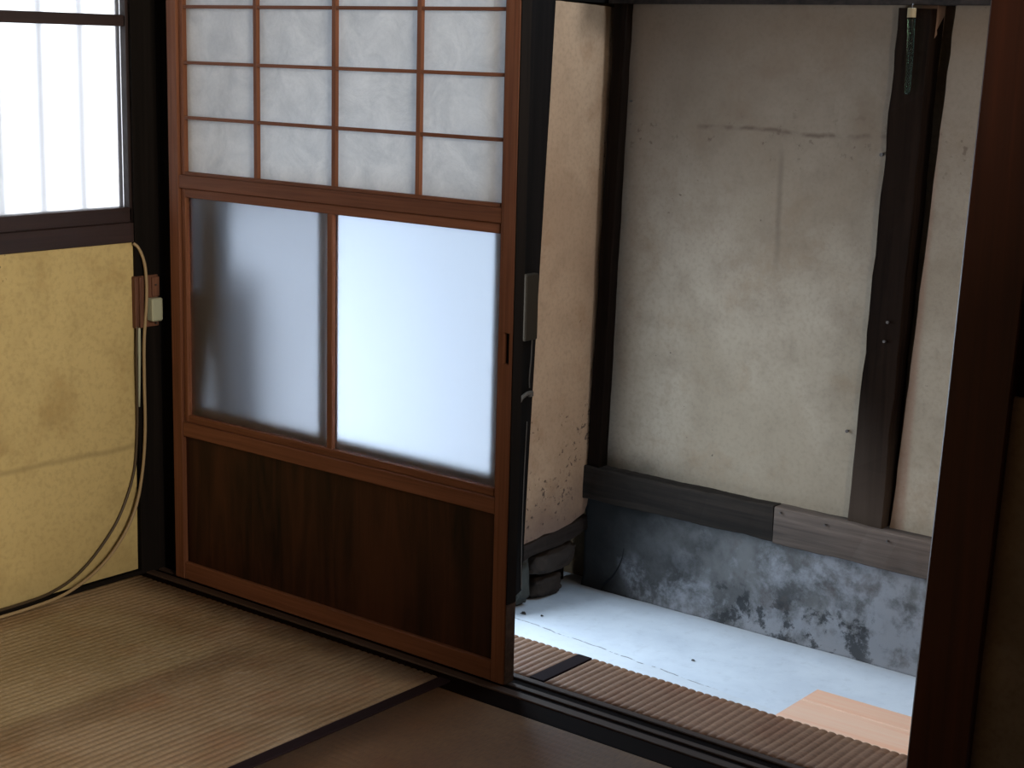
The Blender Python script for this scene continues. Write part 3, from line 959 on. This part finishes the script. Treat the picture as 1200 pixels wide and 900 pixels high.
# black jamb at the near end of that wall
jb = empty('entrance_jamb', (0.15, 0.96, -0.30))
tag(jb, 'black jamb post seen between the sliding door and the beige side wall', 'post')
beam('timber', M['black_z'], ([(0.10, 0.918, -0.272), (0.181, 0.918, -0.262), (0.181, 0.972, -0.240), (0.10, 0.972, -0.240)],
                              [(0.10, 0.945, 1.75), (0.181, 0.945, 1.75), (0.181, 1.068, 1.75), (0.10, 1.068, 1.75)]),
     parent=jb, n=16, jit=0.0006, bev=0.001, seed=31)
box('edge_strip', M['conduit'], 0.1805, 0.182, 0.9470, 0.9485, 0.30, 1.74, jb, 0)
sb = empty('junction_box', (0.185, 0.975, 0.40))
tag(sb, 'narrow olive grey box fixed high on the black entrance jamb', 'junction box')
box('cover', M['box'], 0.1815, 0.200, 0.935, 0.985, 0.408, 0.572, sb, 0.003)
tube('cable', M['conduit'], [(0.188, 0.978, 0.41), (0.188, 0.976, 0.36), (0.186, 0.974, 0.31), (0.184, 0.978, 0.285)], 0.0017, sb)
cd = empty('conduit_pipe', (0.186, 0.95, -0.24))
tag(cd, 'grey bent conduit pipe running down beside the sliding door edge', 'pipe')
tube('pipe', M['conduit'], [(0.184, 0.985, 0.272), (0.187, 0.965, 0.272), (0.188, 0.940, 0.262), (0.188, 0.922, 0.235), (0.188, 0.913, 0.19),
                            (0.188, 0.912, 0.05), (0.188, 0.916, -0.10), (0.188, 0.920, -0.24)], 0.0048, cd, seg=10)
box('clip', M['conduit'], 0.181, 0.190, 0.974, 0.990, 0.262, 0.276, cd, 0.002)
tb = tube('thin_wire', M['conduit'], [(0.184, 0.972, 0.20), (0.184, 0.966, 0.05), (0.184, 0.964, -0.12), (0.184, 0.968, -0.235)], 0.0014)
tag(tb, 'thin grey wire along the right edge of the black jamb', 'wire')

# green glass rod hanging on the middle post
gr = empty('hanging_rod', (1.008, 1.238, 1.03))
tag(gr, 'slim green glass rod hanging on the upper middle entrance post', 'rod')
tube('rod', M['green_glass'], [(1.004, 1.238, 1.196), (1.006, 1.238, 1.15), (1.007, 1.238, 1.10), (1.007, 1.238, 1.045), (1.0065, 1.238, 1.030)],
     lambda t: 0.0085 * (1 - 0.35 * t) * (1.0 if t < 0.95 else 0.75), gr, seg=14)
tube('cap', M['cable'], [(1.004, 1.238, 1.214), (1.004, 1.238, 1.205), (1.004, 1.238, 1.194)], 0.0095, gr, seg=12)
tube('hook', M['iron'], [(1.004, 1.250, 1.222), (1.004, 1.240, 1.222), (1.004, 1.237, 1.214)], 0.0015, gr, seg=6)

# fresh boards on the concrete at the right
for (y0, y1, lab) in ((0.925, 1.000, 'fresh orange cedar board on the concrete, farther of the pair'),
                      (0.700, 0.923, 'fresh orange cedar board on the concrete, nearer of the pair')):
    b = box('cedar_board', M['cedar'], 1.008, 1.72, y0, y1, -0.2995, -0.286, None, 0.0015)
    tag(b, lab, 'board', 'cedar boards on the concrete')

# dry leaf scraps on the floor
for (x, y, s, a, lab) in ((0.195, 0.965, 0.0085, 0.3, 'curled dry leaf scrap on the concrete by the jamb'),
                          (0.240, 0.985, 0.0045, 1.2, 'tiny dry leaf scrap right of the curled one'),
                          (0.690, 0.985, 0.0045, 0.7, 'dark crumb lying mid-floor on the concrete'),):
    bm = bmesh.new()
    vs = []
    for k in range(9):
        an = 2 * math.pi * k / 9
        r = s * (1 + 0.5 * noise.noise(Vector((k * 1.7, s * 900, 1))))
        vs.append(bm.verts.new((x + r * math.cos(an + a), y + 0.7 * r * math.sin(an + a), -0.2992 + 0.004 * abs(math.sin(an)) * s / 0.008)))
    c0 = bm.verts.new((x, y, -0.2985))
    for k in range(9):
        bm.faces.new((vs[k], vs[(k + 1) % 9], c0))
    r = bmesh.ops.extrude_face_region(bm, geom=bm.faces[:])
    for v in [q for q in r['geom'] if isinstance(q, bmesh.types.BMVert)]:
        v.co.z += 0.0008
    bmesh.ops.recalc_face_normals(bm, faces=bm.faces)
    o = link('leaf_scrap', bm, M['leaf'], None, (x, y, -0.2992))
    tag(o, lab, 'leaf', 'dry scraps on the concrete floor')

# the rest of the entrance: outer doorway frame at the left, right and outer walls
st(box('wall_entrance_outer_top', M['black_y'], 0.08, 0.15, 0.055, 0.93, 1.55, ZC, bev=0))
st(box('wall_added_screen', M['plaster_side'], -0.06, -0.03, 0.061, 1.35, -0.36, ZC, bev=0))  # added screen, stops the left window lamp reaching the entrance
ef = empty('door_3', (0.10, 0.50, -0.30))
st(ef)
box('jamb', M['black_z'], 0.08, 0.13, 0.068, 0.085, -0.30, 1.55, ef)
box('shade_board', M['black_z'], -0.01, 0.02, 0.058, 0.114, 0.006, 1.55, ef)  # added unseen board, darkens the left end of the frosted pane
box('jamb', M['black_z'], 0.08, 0.13, 0.895, 0.912, -0.30, 1.55, ef)
box('head', M['black_y'], 0.08, 0.13, 0.085, 0.895, 1.52, 1.55, ef)
box('threshold', M['old_y'], 0.08, 0.13, 0.21, 0.895, -0.30, -0.285, ef)
st(box('wall_entrance_right', M['plaster_side'], 2.36, 2.4, 0.06, 1.27, -0.30, ZC, bev=0))
cbx = empty('shade_box', (0.11, 0.13, 0.005))  # added box, unseen, only there to shade the left pane
tag(cbx, 'added unseen dark box shading the left frosted pane from behind', 'added box')
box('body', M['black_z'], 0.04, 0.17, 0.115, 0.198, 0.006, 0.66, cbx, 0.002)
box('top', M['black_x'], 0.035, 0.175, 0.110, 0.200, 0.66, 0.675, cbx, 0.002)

# ------------------------------------------------------------------ wiring in the room corner
wbk = empty('wiring_block', (-0.045, -0.012, 0.53))
tag(wbk, 'reddish wooden wiring block fixed at the corner post', 'wiring block')
bm = bmesh.new()
add_box(bm, -0.060, -0.048, -0.0435, 0.016, 0.525, 0.632, 0.0015)
link('backing', bm, M['block'], wbk, (-0.054, -0.013, 0.525))
box('ridge', M['block'], -0.048, -0.042, -0.036, -0.027, 0.526, 0.631, wbk, 0.001)
box('ridge', M['block'], -0.048, -0.043, -0.003, 0.015, 0.588, 0.628, wbk, 0.001)
nail(wbk, -0.046, 0.004, 0.612, 'x', 0.002)
nail(wbk, -0.046, 0.004, 0.532, 'x', 0.002)
sw = box('switch', M['switch'], -0.048, -0.028, -0.016, 0.012, 0.538, 0.586, None, 0.003)
tag(sw, 'small cream plastic switch on the reddish wiring block', 'switch')

c1 = tube('cable', M['cable'], [(-0.052, -0.043, 0.700), (-0.048, -0.033, 0.690), (-0.044, -0.024, 0.665), (-0.041, -0.021, 0.632), (-0.040, -0.022, 0.58),
                                (-0.040, -0.030, 0.50), (-0.041, -0.031, 0.42), (-0.042, -0.031, 0.31), (-0.043, -0.040, 0.22), (-0.042, -0.062, 0.145),
                                (-0.040, -0.105, 0.085), (-0.037, -0.165, 0.040), (-0.032, -0.245, 0.012), (-0.030, -0.33, 0.0045), (-0.030, -0.42, 0.0035), (-0.03, -0.60, 0.0035), (-0.03, -1.2, 0.0035)],
         0.0033, per=8, seg=10)
tag(c1, 'beige cable hanging in a curve and running along the tatami edge', 'cable')
c2 = tube('cable', M['cable_dark'], [(-0.050, -0.040, 0.530), (-0.051, -0.042, 0.46), (-0.053, -0.041, 0.38), (-0.055, -0.042, 0.30), (-0.056, -0.052, 0.22),
                                     (-0.056, -0.085, 0.145), (-0.055, -0.125, 0.095), (-0.054, -0.185, 0.045), (-0.052, -0.25, 0.018), (-0.050, -0.34, 0.0095), (-0.048, -0.6, 0.0095), (-0.048, -1.2, 0.0095)],
         0.0030, per=8, seg=8)
tag(c2, 'darker brown cable hanging close to the yellow wall inside the beige one', 'cable')
c3 = tube('cable_cover', M['switch'], [(-0.052, -0.034, 0.528), (-0.052, -0.034, 0.46), (-0.052, -0.037, 0.36)], lambda t: 0.0042 - 0.002 * t, per=4, seg=8)
tag(c3, 'short cream cable sheath just below the wiring block', 'cable sheath')

for o in bpy.data.objects:
    if 'wl' in o:
        del o['wl']
